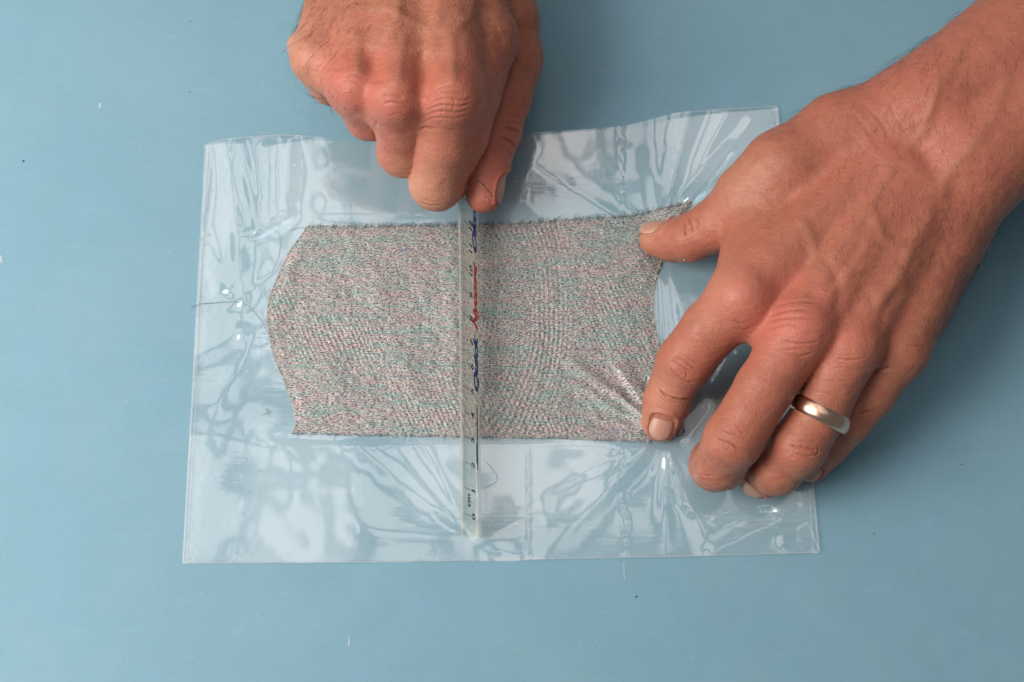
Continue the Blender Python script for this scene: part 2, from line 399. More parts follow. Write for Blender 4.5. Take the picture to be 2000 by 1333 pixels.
# lower film, nearly flat, a little bigger on the upper left where the mouth of the bag gapes
nx2, ny2 = 150, 110
tp2_px = [(400, 282), (436, 282), (545, 283), (605, 274), (700, 279), (800, 285), (900, 280), (1040, 266), (1130, 258), (1200, 253), (1262, 246), (1312, 234), (1400, 222), (1455, 217), (1518, 212)]
b2, t2 = edge_curve(bot_px, nx2), edge_curve(tp2_px, nx2); s2 = np.linspace(.002, 1, ny2)[:, None, None]
G2 = b2[None]*(1-s2)+t2[None]*s2
Z2 = np.minimum(.12+.10*(lattice_noise(G2[..., 0], G2[..., 1], 26, 31)+1), film_height(G2[..., 0], G2[..., 1])+.22)
mesh_obj('film', np.dstack([G2, Z2]).reshape(-1, 3), grid_faces(nx2, ny2), M['film'], bag)
def on_film(u, v, dz=.5):
    p = L(u, v); return np.array([p[0], p[1], float(film_height(np.array([p[0]]), np.array([p[1]]))[0])+.35+dz])
def weld(pts, w=.5):
    lines = [smooth_line([on_film(*p, dz=.12) for p in pts], 60)]
    V, F = tubes(lines, [np.full(60, w)], 6); V[:, 2] = np.maximum((V[:, 2]-lines[0][:, 2].mean())*.35+lines[0][:, 2].mean(), .08)
    return mesh_obj('welded_edge', V, F, M['weld'], bag)
weld([(406, 290), (390, 560), (374, 830), (359, 1098)], .45)
weld([(415, 292), (392, 560), (381, 830), (366, 1094)], .2)
weld([(360, 1100), (640, 1099), (900, 1095), (1300, 1088), (1598, 1080)], .28)
weld([(1518, 214), (1560, 650), (1598, 1078)], .4)
weld([(1509, 218), (1551, 650), (1588, 1078)], .2)
weld([(406, 288), (432, 277), (545, 267), (605, 270)], .3)
weld([(1312, 227), (1400, 218), (1455, 215), (1516, 210)], .3)

# ------------------------------------------------------------------ fabric
fl_px = [(570, 848), (579, 828), (571, 792), (556, 750), (541, 715), (530, 680), (523, 640), (522, 608), (527, 580), (541, 545), (561, 500), (581, 470), (601, 442)]
fr_px = [(1338, 846), (1318, 800), (1297, 745), (1293, 700), (1283, 660), (1274, 610), (1276, 570), (1284, 535), (1298, 500), (1328, 450), (1352, 400)]
ft_px = [(601, 442), (700, 444), (800, 442), (895, 441), (1000, 438), (1060, 433), (1130, 429), (1200, 427), (1260, 419), (1305, 409), (1352, 400)]
fb_px = [(570, 848), (650, 850), (750, 852), (900, 855), (1000, 857), (1100, 858), (1200, 862), (1270, 865), (1300, 866), (1338, 846)]
nx, ny = 420, 240
Lc, Rc, Tc, Bc = edge_curve(fl_px, ny), edge_curve(fr_px, ny), edge_curve(ft_px, nx), edge_curve(fb_px, nx)
uu = np.linspace(0, 1, nx)[None, :, None]; vv = np.linspace(0, 1, ny)[:, None, None]
G = (1-uu)*Lc[:, None]+uu*Rc[:, None]+(1-vv)*Bc[None]+vv*Tc[None] \
    - ((1-uu)*(1-vv)*Lc[0]+uu*(1-vv)*Rc[0]+(1-uu)*vv*Lc[-1]+uu*vv*Rc[-1])
X, Y = G[..., 0], G[..., 1]
def fabric_lift(X, Y):
    Q = np.stack([X.ravel(), Y.ravel()], -1); z = np.zeros(len(Q))
    for a, b, w, h in (((1290, 838), (1090, 690), 2.4, 1.3), ((1288, 842), (1110, 745), 2.0, .9), ((1286, 846), (1150, 810), 1.8, .8), ((1280, 830), (1205, 690), 2.2, 1.0),
                       ((1262, 480), (1120, 520), 2.6, .6), ((1268, 495), (1180, 570), 2.4, .7), ((1255, 462), (1110, 440), 2.4, .6),
                       ((760, 660), (850, 830), 5, .7), ((620, 690), (690, 830), 6, .6), ((575, 480), (556, 620), 3, .5), ((945, 500), (985, 640), 5, .5), ((700, 500), (760, 620), 7, .5), ((880, 450), (890, 840), 3.5, .5), ((955, 450), (955, 840), 3, .4)):
        d, t = seg_dist(Q, L(*a), L(*b)); z += h*np.exp(-(d/w)**2)*np.sin(np.clip(t*.85+.12, 0, 1)*math.pi)
    x, y = Q[:, 0], Q[:, 1]
    for k in range(13):                                               # puckers drawn in by the pressing fingertip
        an = math.radians(92+k*7.6); ln = (16, 30, 12, 24, 38, 18, 27)[k % 7]
        d, t = seg_dist(Q, PI_+5*np.array([math.cos(an), math.sin(an)]), PI_+ln*np.array([math.cos(an), math.sin(an)]))
        z += 1.0*np.exp(-(d/(.75+.9*t))**2)*np.sin(np.clip(t*.9+.08, 0, 1)*math.pi)
    c0 = L(860, 600); rr = np.hypot(x-c0[0], (y-c0[1])*.6)            # crinkles in arcs right of the ruler
    z += .15*np.sin(rr*2*math.pi/1.9+1.5*lattice_noise(x, y, 12, 54))*np.clip(lattice_noise(x, y, 18, 55)+.5, 0, 1)*sstep(8, 14, x-c0[0])*sstep(62, 40, x-c0[0])
    z += .11*np.sin((x+.45*y)*2*math.pi/1.9+2.0*lattice_noise(x, y, 13, 56))*np.clip(lattice_noise(x, y, 20, 57)+.25, 0, 1)
    z += .22*(lattice_noise(x, y, 9, 51)+1)+.20*(lattice_noise(x+y*.4, y*1.6, 2.6, 52)+1)+.07*(lattice_noise(x-y*.5, y*1.3, 1.2, 53)+1)
    for p in (PI_, PT): z *= 1-.8*np.exp(-(np.linalg.norm(Q-p, axis=1)/6)**2)
    return z.reshape(X.shape)
base_z = film_height(X, Y)+.35
edge_in = np.minimum(np.minimum(uu[..., 0], 1-uu[..., 0])*150, np.minimum(vv[..., 0], 1-vv[..., 0])*88)
Zt = base_z+.10+fabric_lift(X, Y)*(.25+.75*sstep(0, 4, edge_in))
fab = mesh_obj('fabric', np.dstack([X, Y, Zt]).reshape(-1, 3), grid_faces(nx, ny), M['fabric'])
tag(fab, 'iridescent silvery pink and green woven fabric strip with frayed edges on the bag', 'fabric')
me = fab.data; uvl = me.uv_layers.new(name='weave')
UV = np.stack([X.ravel(), (vv[..., 0]*84+0*X+.12*(Y-vv[..., 0]*84)).ravel()], -1)
li = np.empty(len(me.loops), np.int32); me.loops.foreach_get('vertex_index', li)
uvl.data.foreach_set('uv', UV[li].astype(np.float32).ravel())
mod = fab.modifiers.new('thickness', 'SOLIDIFY'); mod.thickness = .00022; mod.offset = -1
# frayed edges
def fabric_at(p): 
    a = np.array([p[0]]); b = np.array([p[1]])
    return float((film_height(a, b)+.35)[0]), float(fabric_lift(a, b)[0])
def fray(curve, n, out_dir, lmin, lmax, mat, name, lean=.6, r=.10):
    lines, rad = [], []
    idx = rng.uniform(0, len(curve)-1.01, n)
    XY = np.stack([np.interp(idx, np.arange(len(curve)), curve[:, k]) for k in (0, 1)], -1)
    zs = film_height(XY[:, 0], XY[:, 1])+.35+fabric_lift(XY[:, 0], XY[:, 1])
    keep = lattice_noise(idx*2.2, 0*idx, 7.0, len(lines)+n)+rng.normal(0, .35, n) > -.15
    for (x, y), z, kp in zip(XY, zs, keep):
        if not kp: continue
        ln = rng.uniform(lmin, lmax)*(.5 if rng.random() < .6 else 1)
        d = np.array(out_dir)+rng.normal(0, lean, 2); d /= np.linalg.norm(d)
        start = np.array([x, y])-d*ln*.45
        k = rng.normal(0, .35, 2)
        pts = [np.r_[start+d*ln*q+k*ln*q*q, z+.16+.25*math.sin(q*3)*rng.uniform(.3, 1.2)] for q in np.linspace(0, 1, 5)]
        lines.append(pts); rad.append(np.linspace(r, r*.5, 5))
    V, F = tubes(lines, rad, 3)
    return tag(mesh_obj(name, V, F, mat, fab), kind='stuff')
fray(Tc, 800, (0.1, 1), 1.2, 3.8, M['fringe'], 'frayed_edge')
fray(Tc, 400, (0.1, 1), 1.0, 3.0, M['silver'], 'frayed_edge')
fray(Bc, 420, (0, -1), .8, 2.2, M['fringe'], 'frayed_edge')
fray(Bc, 300, (0, -1), 1.0, 2.2, M['silver'], 'frayed_edge')
fray(Lc, 420, (-1, 0), 1.0, 2.6, M['silver'], 'frayed_edge', r=.06)
fray(Rc, 520, (1, .1), 1.0, 3.4, M['silver'], 'frayed_edge', r=.06)

# ------------------------------------------------------------------ loose threads
def loose_thread(pts, label, r=.09, n=70, wob=.35):
    base = smooth_line([L(*p) for p in pts], n)
    base += np.stack([lattice_noise(np.arange(n)*1.0, np.zeros(n), 3.1, 61+len(pts)), lattice_noise(np.arange(n)*1.0, np.ones(n)*9, 2.7, 67)], -1)*wob
    z = film_height(base[:, 0], base[:, 1])+.62
    V, F = tubes([np.c_[base, z]], [np.full(n, r)], 4)
    return tag(mesh_obj('loose_thread', V, F, M['thread']), label, 'thread', 'stray threads round the fabric')
loose_thread([(372, 602), (395, 596), (440, 592), (480, 598), (505, 620), (521, 645)], 'thin dark thread reaching over the left edge of the bag')
loose_thread([(530, 452), (548, 462), (546, 500), (530, 540)], 'fine thread curling beside the top left fabric corner', .06)
loose_thread([(512, 812), (528, 806), (520, 800), (530, 816)], 'tiny curl of thread left of the lower fabric corner', .06, 40)
loose_thread([(945, 955), (958, 950), (972, 938), (962, 918), (950, 905)], 'short dark thread on the bag right of the ruler', .07)
loose_thread([(565, 452), (590, 446), (600, 452), (585, 470)], 'loose thread end looped at the upper left fabric corner', .06, 40)

# ------------------------------------------------------------------ ruler
r0 = np.append(W(941, 1020, 1.6)[:2], 1.6); r1 = np.append(W(934, 463, 1.6)[:2], 1.6)     # contact edge at 0 and 12 cm
la = (r1-r0); la /= np.linalg.norm(la); UNIT = float(np.linalg.norm(r1-r0)/12)
sa = np.array([-6.0, 0, 20.5]); sa -= la*(sa@la); sa /= np.linalg.norm(sa)
na = np.cross(la, sa)
RM = Matrix(((la[0], sa[0], na[0], r0[0]*.001), (la[1], sa[1], na[1], r0[1]*.001), (la[2], sa[2], na[2], r0[2]*.001), (0, 0, 0, 1)))
ruler = bpy.data.objects.new('ruler', None); col.objects.link(ruler); ruler.matrix_world = RM; ruler.empty_display_size = .01
tag(ruler, 'clear plastic centimetre ruler held on edge across the fabric', 'ruler')
RW = 21.4; l0, l1 = -6.2, 15.6*UNIT
prof = [(0, -1.7), (0.5, -2.0), (RW-.5, -1.6), (RW, -1.2), (RW, -.55), (RW-.4, -.35), (12.0, 0), (11.0, .02), (.5, 0), (0, -.35)]
Vr, Fr = [], []
NL = 60
for i in range(NL+1):
    l = l0+(l1-l0)*i/NL
    sk = 0
    for a, b in prof: Vr.append((l-(1.6*(a/RW) if i == 0 else 0), a+.06*math.sin(i*1.7+a), b))
n = len(prof)
for i in range(NL):
    for k in range(n):
        k2 = (k+1) % n; Fr.append((i*n+k, i*n+k2, (i+1)*n+k2, (i+1)*n+k))
Fr.append(tuple(range(n))); Fr.append(tuple(NL*n+k for k in reversed(range(n))))
body = mesh_obj('body', Vr, Fr, M['ruler'], ruler, smooth=False)
body.data.materials.append(M['edge'])
for i, p in enumerate(body.data.polygons):
    if i % n in (2, 3, 4, 8, 9): p.material_index = 1
def quad_strip(name, rects, mat, z=.05):
    V, F = [], []
    for a, b, c, d in rects:
        k = len(V); zz = lambda s_: z-(max(0, s_-12)*.35/9.0)
        V += [(a, c, zz(c)), (b, c, zz(c)), (b, d, zz(d)), (a, d, zz(d))]; F.append((k, k+1, k+2, k+3))
    return mesh_obj(name, V, F, mat, ruler, smooth=False)
ticks = []
for mm in range(0, 151):
    l = mm*UNIT/10
    ln = 7.0 if mm % 10 == 0 else (4.2 if mm % 5 == 0 else 2.4)
    ticks.append((l-(.12 if mm % 10 == 0 else .06), l+(.12 if mm % 10 == 0 else .06), RW-1.0-ln, RW-1.0))
quad_strip('scale_marks', ticks, M['black'], .06)
def text(name, s_, l, sy, size, mat, width=None, shear=0, bold=0.0):
    cu = bpy.data.curves.new(name, 'FONT'); cu.body = s_; cu.size = size*.001; cu.shear = shear; cu.offset = bold*.001
    cu.align_x = 'LEFT'; cu.resolution_u = 3
    tmp = bpy.data.objects.new('tmp', cu); col.objects.link(tmp)
    dg = bpy.context.evaluated_depsgraph_get(); dg.update()
    me_ = bpy.data.meshes.new_from_object(tmp.evaluated_get(dg)); bpy.data.objects.remove(tmp)
    me_.name = name
    co = np.empty(len(me_.vertices)*3, np.float32); me_.vertices.foreach_get('co', co); co = co.reshape(-1, 3)
    if width: co[:, 0] *= width*.001/max(co[:, 0].max(), 1e-6)
    co[:, 0] += l*.001; co[:, 1] += sy*.001
    co[:, 2] = .00009-np.maximum(0, co[:, 1]*1000-12)*.35/9.0*.001
    me_.vertices.foreach_set('co', co.ravel()); me_.update()
    me_.materials.clear(); me_.materials.append(mat)
    o = bpy.data.objects.new(name, me_); col.objects.link(o); o.parent = ruler
    return o
for k in range(0, 15):
    text('numeral', str(k), k*UNIT-(1.0 if k < 10 else 1.9), 8.7, 5.2, M['black'], None, 0, .14)
text('unit_mark', 'cm', .32*UNIT, 13.9, 6.0, M['black'], .50*UNIT, 0, .16)
text('lettering', 'Quick', 5.05*UNIT, 2.9, 7.6, M['blue'], 2.55*UNIT, .3, .42)
text('lettering', 'Nyomat', 7.75*UNIT, 2.9, 7.6, M['red'], 2.9*UNIT, .3, .42)
text('lettering', 'Okos', 11.0*UNIT, 2.9, 7.6, M['blue'], 2.6*UNIT, .3, .42)
quad_strip('printed_line', [(2.0*UNIT, 4.55*UNIT, 3.9, 5.1), (2.2*UNIT, 3.0*UNIT, 5.1, 6.2)], M['blue'])

# ------------------------------------------------------------------ hands: implicit surface -> mesh
def smin(a, b, k):
    h = np.maximum(k-np.abs(a-b), 0)/k
    return np.minimum(a, b)-h*h*h*k/6
def cone(P, a, b, ra, rb):
    ab = b-a; t = np.clip(((P-a)@ab)/(ab@ab), 0, 1).astype(np.float32)
    q = P-a; q -= t[:, None]*ab
    return np.sqrt(np.einsum('ij,ij->i', q, q))-(ra+(rb-ra)*t)
def P4(q): return np.append(W(q[0], q[1], q[2]), q[3])
class Hand:
    def __init__(self, palm, fingers, kp=9.0, kf=7.0, bumps=(), kfs=None):
        self.palm = [(P4(a), P4(b)) for a, b in palm]
        self.fingers = [[P4(q) for q in f] for f in fingers]
        self.kp, self.kf = kp, kfs or [kf]*len(fingers); self.bumps = [P4(b) for b in bumps]
        allp = np.array([q for ab in self.palm for q in ab]+[q for f in self.fingers for q in f])
        self.lo = (allp[:, :3]-allp[:, 3:]).min(0)-6; self.hi = (allp[:, :3]+allp[:, 3:]).max(0)+6
    def sdf(self, P):
        P = P.astype(np.float32); d = None
        for a, b in self.palm:
            e = cone(P, a[:3].astype(np.float32), b[:3].astype(np.float32), a[3], b[3])
            d = e if d is None else smin(d, e, self.kp)
        for b in self.bumps:
            e = np.linalg.norm(P-b[:3].astype(np.float32), axis=1)-b[3]; d = smin(d, e, 5.0)
        out = d
        for f, kf in zip(self.fingers, self.kf):
            e = None
            for a, b in zip(f[:-1], f[1:]):
                g = cone(P, a[:3].astype(np.float32), b[:3].astype(np.float32), a[3], b[3])
                e = g if e is None else smin(e, g, 3.0)
            out = smin(out, smin(d, e, kf), .7)
        return out
    def mesh(self, h=1.05):
        B = 6; n = np.ceil((self.hi-self.lo)/(h*B)).astype(int)
        cz = [self.lo[k]+(np.arange(n[k])+.5)*h*B for k in range(3)]
        C = np.stack(np.meshgrid(*cz, indexing='ij'), -1).reshape(-1, 3)
        dc = self.sdf(C); act = np.abs(dc) < h*B*.95+1.5
        D = np.repeat(np.repeat(np.repeat(dc.reshape(n), B, 0), B, 1), B, 2).astype(np.float32)
        ii = np.stack(np.unravel_index(np.nonzero(act)[0], n), -1)
        off = np.stack(np.meshgrid(*[np.arange(B)]*3, indexing='ij'), -1).reshape(-1, 3)
        for s_ in range(0, len(ii), 4000):
            I = (ii[s_:s_+4000, None]*B+off[None]).reshape(-1, 3)
            D[I[:, 0], I[:, 1], I[:, 2]] = self.sdf(self.lo+(I+.5)*h)
        # surface nets
        S = D < 0
        c8 = [(i, j, k) for i in (0, 1) for j in (0, 1) for k in (0, 1)]
        sh = np.array(D.shape)-1
        cnt = sum(S[i:i+sh[0], j:j+sh[1], k:k+sh[2]].astype(np.int8) for i, j, k in c8)
        cell = np.argwhere((cnt > 0) & (cnt < 8)); ids = np.full(sh, -1, np.int32); ids[tuple(cell.T)] = np.arange(len(cell))
        val = {c: D[cell[:, 0]+c[0], cell[:, 1]+c[1], cell[:, 2]+c[2]] for c in c8}
        acc = np.zeros((len(cell), 3)); num = np.zeros(len(cell))
        for a in c8:
            for ax in range(3):
                if a[ax]: continue
                b = list(a); b[ax] = 1; b = tuple(b); va, vb = val[a], val[b]; m = (va < 0) != (vb < 0)
                t = np.where(m, va/np.where(m, va-vb, 1), 0)
                p = np.array(a, float)[None]+np.eye(3)[ax][None]*t[:, None]
                acc += p*m[:, None]; num += m
        V = self.lo+(cell+acc/num[:, None]+.5)*h
        quads = []
        for ax in range(3):
            a1, a2 = [(1, 2), (2, 0), (0, 1)][ax]
            sl = [slice(1, -1)]*3; sl[ax] = slice(0, -1); s0 = S[tuple(sl)]
            sl[ax] = slice(1, None); s1 = S[tuple(sl)]
            e = np.argwhere(s0 != s1); w = s0[tuple(e.T)]
            base = e.copy(); base[:, a1] += 1; base[:, a2] += 1
            o1 = np.eye(3, dtype=int)[a1]; o2 = np.eye(3, dtype=int)[a2]
            q = [base-o1-o2, base-o2, base, base-o1]
            q = np.stack([ids[tuple(x.T)] for x in q], -1)
            q[~w] = q[~w][:, ::-1]; quads.append(q)
        Fq = np.concatenate(quads); Fq = Fq[(Fq >= 0).all(1)]
        # split every quad in four, then settle the points on the exact surface
        E = np.sort(np.concatenate([Fq[:, [k, (k+1) % 4]] for k in range(4)]), 1)
        key = E[:, 0].astype(np.int64)*len(V)+E[:, 1]; uk, inv = np.unique(key, return_inverse=True)
        mid = .5*(V[uk//len(V)]+V[uk % len(V)]); cen = V[Fq].mean(1)
        n0, n1, nf = len(V), len(V)+len(uk), len(Fq)
        em = [n0+inv[k*nf:(k+1)*nf] for k in range(4)]; ce = n1+np.arange(nf)
        Fq = np.concatenate([np.stack([Fq[:, k], em[k], ce, em[k-1]], -1) for k in range(4)])
        V = np.concatenate([V, mid, cen])
        V = V-self.normals(V)*self.d0[:, None]
        return V, Fq, self.normals(V)
    def normals(self, V, e=.3):
        self.d0 = self.sdf(V)
        g = np.stack([self.sdf(V+np.eye(3)[k]*e)-self.d0 for k in range(3)], -1)
        return g/(np.linalg.norm(g, axis=1)[:, None]+1e-9)
    def surface(self, c, d):
        c = np.asarray(c, float); d = d/np.linalg.norm(d); t = 0
        for _ in range(60):
            s_ = float(self.sdf((c+d*t)[None])[0])
            if abs(s_) < .01: break
            t += -s_
        return c+d*t

def make_nail(hand, parent, at, axis, normal, ln, wd, R, lift=.25, tip_free=0.0):
    """curved plate; also returns its frame so the skin can be sunk under it"""
    ax = np.asarray(axis, float); ax /= np.linalg.norm(ax); nn = np.asarray(normal, float); nn -= ax*(nn@ax); nn /= np.linalg.norm(nn)
    sd = np.cross(nn, ax); c = hand.surface(W(*at), nn)
    nu, nv = 13, 13; V = []
    for j in range(nv):
        for i in range(nu):
            a, b = 2*i/(nu-1)-1, 2*j/(nv-1)-1
            x = a*math.sqrt(1-b*b*.50)*wd/2; y = b*math.sqrt(1-a*a*.50)*ln/2
            ang = x/R; edge = max(abs(a), abs(b))
            z = R*(math.cos(ang)-1)-.020*y*y*(1 if y > 0 else .6)+lift-(.8 if edge > .99 and not (b > .99 and tip_free) else 0)
            V.append(c+sd*R*math.sin(ang)+ax*y+nn*z)
    o = mesh_obj('fingernail', V, grid_faces(nu, nv), M['nail'], parent)
    return c, ax, sd, nn, ln, wd, R
def finish_hand(hand, name, label, nails, creases, veins, reds, pales, furrows=()):
    V, F, Nn = hand.mesh()
    root_tmp = []
    o = mesh_obj(name, V, F, M['skin'])
    disp = np.zeros(len(V)); cr = np.zeros(len(V)); vn = np.zeros(len(V)); rd = np.zeros(len(V)); pl = np.zeros(len(V))
    q = PX(V); view = CAM-V; view /= np.linalg.norm(view, axis=1)[:, None]
    facing = np.clip((np.einsum('ij,ij->i', Nn, view)-.05)/.35, 0, 1)
    # keep what hides other skin: coarse depth sort in photograph pixels
    depth = -V[:, 2]; gi = (q/6).astype(int); key = (gi[:, 0]-gi[:, 0].min())*5000+(gi[:, 1]-gi[:, 1].min())
    mx = {}; order = np.argsort(key, kind='stable'); ks = key[order]; zs = V[order, 2]
    start = np.r_[0, np.nonzero(np.diff(ks))[0]+1]; top = np.maximum.reduceat(zs, start)
    top_full = np.empty(len(V)); top_full[order] = np.repeat(top, np.diff(np.r_[start, len(ks)]))
    facing = facing*(V[:, 2] > top_full-9)
    fi = facing > 0
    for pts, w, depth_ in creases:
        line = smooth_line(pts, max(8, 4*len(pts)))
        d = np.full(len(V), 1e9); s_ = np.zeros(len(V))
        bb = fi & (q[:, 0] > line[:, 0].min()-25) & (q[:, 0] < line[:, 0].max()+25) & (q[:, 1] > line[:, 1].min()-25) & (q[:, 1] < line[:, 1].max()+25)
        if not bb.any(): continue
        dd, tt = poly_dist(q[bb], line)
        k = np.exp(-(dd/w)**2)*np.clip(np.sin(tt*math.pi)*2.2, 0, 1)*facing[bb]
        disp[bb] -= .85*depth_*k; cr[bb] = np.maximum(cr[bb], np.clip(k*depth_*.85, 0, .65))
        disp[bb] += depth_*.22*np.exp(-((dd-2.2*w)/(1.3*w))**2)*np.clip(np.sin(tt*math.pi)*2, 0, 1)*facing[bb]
    for pts, w, hgt in veins:
        w *= 1.25; hgt *= .62
        line = smooth_line(pts, 5*len(pts)); bb = fi & ((q > line.min(0)-3*w) & (q < line.max(0)+3*w)).all(1)
        dd, tt = poly_dist(q[bb], line)
        k = np.exp(-(dd/w)**2)*np.clip(np.sin(tt*math.pi)*2.5, 0, 1)*facing[bb]
        disp[bb] += hgt*k; vn[bb] = np.maximum(vn[bb], np.clip(k*(.5 if hgt > 0 else 0), 0, .5))
    for u, v, z, r, a in reds:
        rd += .82*a*np.exp(-(np.linalg.norm(V-W(u, v, z), axis=1)/r)**2)
    for u, v, z, r, a in pales:
        pl += a*np.exp(-(np.linalg.norm(V-W(u, v, z), axis=1)/r)**2)
    x, y, z = V.T
    disp += .16*lattice_noise(x+z*.5, y+z*.5, 9, 71)+.07*lattice_noise(x-z*.3, y+z*.7, 3.2, 72)
    for spec in nails:
        c, ax, sd, nn, ln, wd, R = make_nail(hand, o, *spec[0], **spec[1])
        r = V-c; ly, lx, lz = r@ax, r@sd, r@nn; lx = R*np.arctan2(lx, lz+R)
        f = ((np.abs(lx)/(wd/2))**3+(np.abs(ly)/(ln/2))**3)**(1/3)
        ok = (np.abs(lz) < 6) & (Nn@nn > -.1)
        disp -= np.where(ok, .75*sstep(1.04, .9, f), 0)
        disp += np.where(ok & (ly < ln*.42), .55*np.exp(-((f-1.12)/.12)**2), 0)
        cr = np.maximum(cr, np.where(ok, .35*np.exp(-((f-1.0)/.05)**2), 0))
    V2 = V+Nn*disp[:, None]
    me = o.data; me.vertices.foreach_set('co', (V2*.001).astype(np.float32).ravel()); me.update()
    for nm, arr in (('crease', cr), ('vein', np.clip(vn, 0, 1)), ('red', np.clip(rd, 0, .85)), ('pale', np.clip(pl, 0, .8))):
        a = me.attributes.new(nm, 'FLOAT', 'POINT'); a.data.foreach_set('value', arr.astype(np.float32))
    tag(o, label, 'hand')
    return o, V2, Nn, q
def hairs(parent, V, Nn, prob, n, dir3, lmin, lmax, r=.045, lift=.45):
    """fine curved hairs rooted on skin vertices picked by weight"""
    p = prob/prob.sum(); idx = rng.choice(len(V), n, p=p)
    lines, rad = [], []
    for i in idx:
        nn = Nn[i]; d = np.asarray(dir3(V[i]), float)+rng.normal(0, .28, 3); d -= nn*(d@nn); d /= np.linalg.norm(d)+1e-9
        ln = rng.uniform(lmin, lmax); k = rng.normal(0, .12, 3)
        lines.append([V[i]-nn*.15+d*ln*t+nn*(lift*ln*(t-.75*t*t))+k*ln*t*t for t in np.linspace(0, 1, 5)])
        rad.append(np.linspace(r, r*.35, 5))
    Vh, Fh = tubes(lines, rad, 3)
    return tag(mesh_obj('hair', Vh, Fh, M['hair'], parent), kind='stuff')

# ---- left hand (presses the fabric down, comes in from the upper right)
LH = Hand(
    palm=[((1454, 580, 45, 12.2), (1715, 325, 48, 13)), ((1466, 466, 36, 10), (1456, 555, 42, 11.5)), ((1476, 612, 40, 9.5), (1518, 660, 42, 9)), ((1570, 640, 49, 12.0), (1760, 360, 51, 13)), ((1663, 668, 46, 11.0), (1800, 400, 50, 13)),
          ((1752, 682, 39, 11.0), (1842, 460, 44, 13.5)), ((1463, 384, 35, 13.2), (1530, 335, 41, 15)), ((1530, 335, 41, 15), (1640, 275, 42, 17)), ((1540, 430, 34, 13), (1690, 330, 40, 17)),
          ((1500, 425, 37, 11.5), (1500, 530, 41, 12)), ((1790, 610, 27, 12), (1850, 450, 34, 16)), ((1600, 560, 32, 12), (1740, 430, 34, 16)),
          ((1640, 275, 42, 17), (1810, 232, 47, 22)), ((1842, 460, 42, 14), (1884, 325, 46, 22)),
          ((1808, 230, 48, 23.0), (2080, 22, 55, 24.5)), ((1884, 324, 48, 23.0), (2165, 115, 55, 24.5)),
          ((2080, 22, 55, 24.5), (2330, -165, 66, 26)), ((2165, 115, 55, 24.5), (2420, -75, 66, 27))],
    fingers=[
        [(1464, 394, 33, 12.8), (1400, 440, 25, 10.6), (1350, 464, 19, 9.6), (1318, 470, 14, 8.6), (1284, 468, 9.5, 7.3)],
        [(1454, 580, 45, 12.4), (1388, 643, 35, 11.0), (1338, 708, 25, 10.8), (1315, 755, 17, 9.0), (1303, 785, 12.5, 9.2), (1290, 824, 8.6, 7.6)],
        [(1570, 640, 49, 12.2), (1495, 755, 44, 10.6), (1432, 858, 37, 10.8), (1408, 905, 24, 9.6), (1397, 912, 17, 9.2), (1385, 896, 9, 7.2)],
        [(1663, 668, 46, 11.2), (1605, 800, 39, 9.8), (1560, 872, 33, 10.3), (1518, 918, 22, 9.2), (1502, 922, 15, 9.0), (1482, 936, 9, 7.0)],
        [(1752, 682, 39, 11.0), (1700, 770, 30, 9.0), (1655, 822, 25, 8.8), (1618, 868, 16, 7.8), (1590, 908, 9, 6.4)]],
    bumps=[(1452, 582, 49, 10.5), (1566, 645, 53, 10.5), (1662, 680, 49, 9.8)])
def dirv(a, b): return W(*b)-W(*a)
L_nails = [
    (((1286, 462, 10), dirv((1345, 464, 17), (1280, 470, 10)), (-.12, .62, .78), 13.5, 11.6, 8.0), dict(lift=.15)),
    (((1291, 829, 9), dirv((1303, 785, 13), (1287, 838, 8.2)), (-.08, -.42, .9), 10.6, 10.6, 7.6), dict(lift=.12)),
    (((1385, 897, 10), dirv((1397, 912, 20), (1385, 896, 8)), (-.75, -.5, .1), 10, 10.5, 7.4), dict(lift=.12)),
    (((1484, 935, 10), dirv((1502, 922, 18), (1480, 937, 8)), (-.45, -.8, .2), 10.5, 10, 7.2), dict(lift=.12)),
    (((1588, 911, 9), dirv((1618, 868, 16), (1588, 912, 8)), (-.25, -.45, .85), 9.5, 8.6, 6.4), dict(lift=.12))]
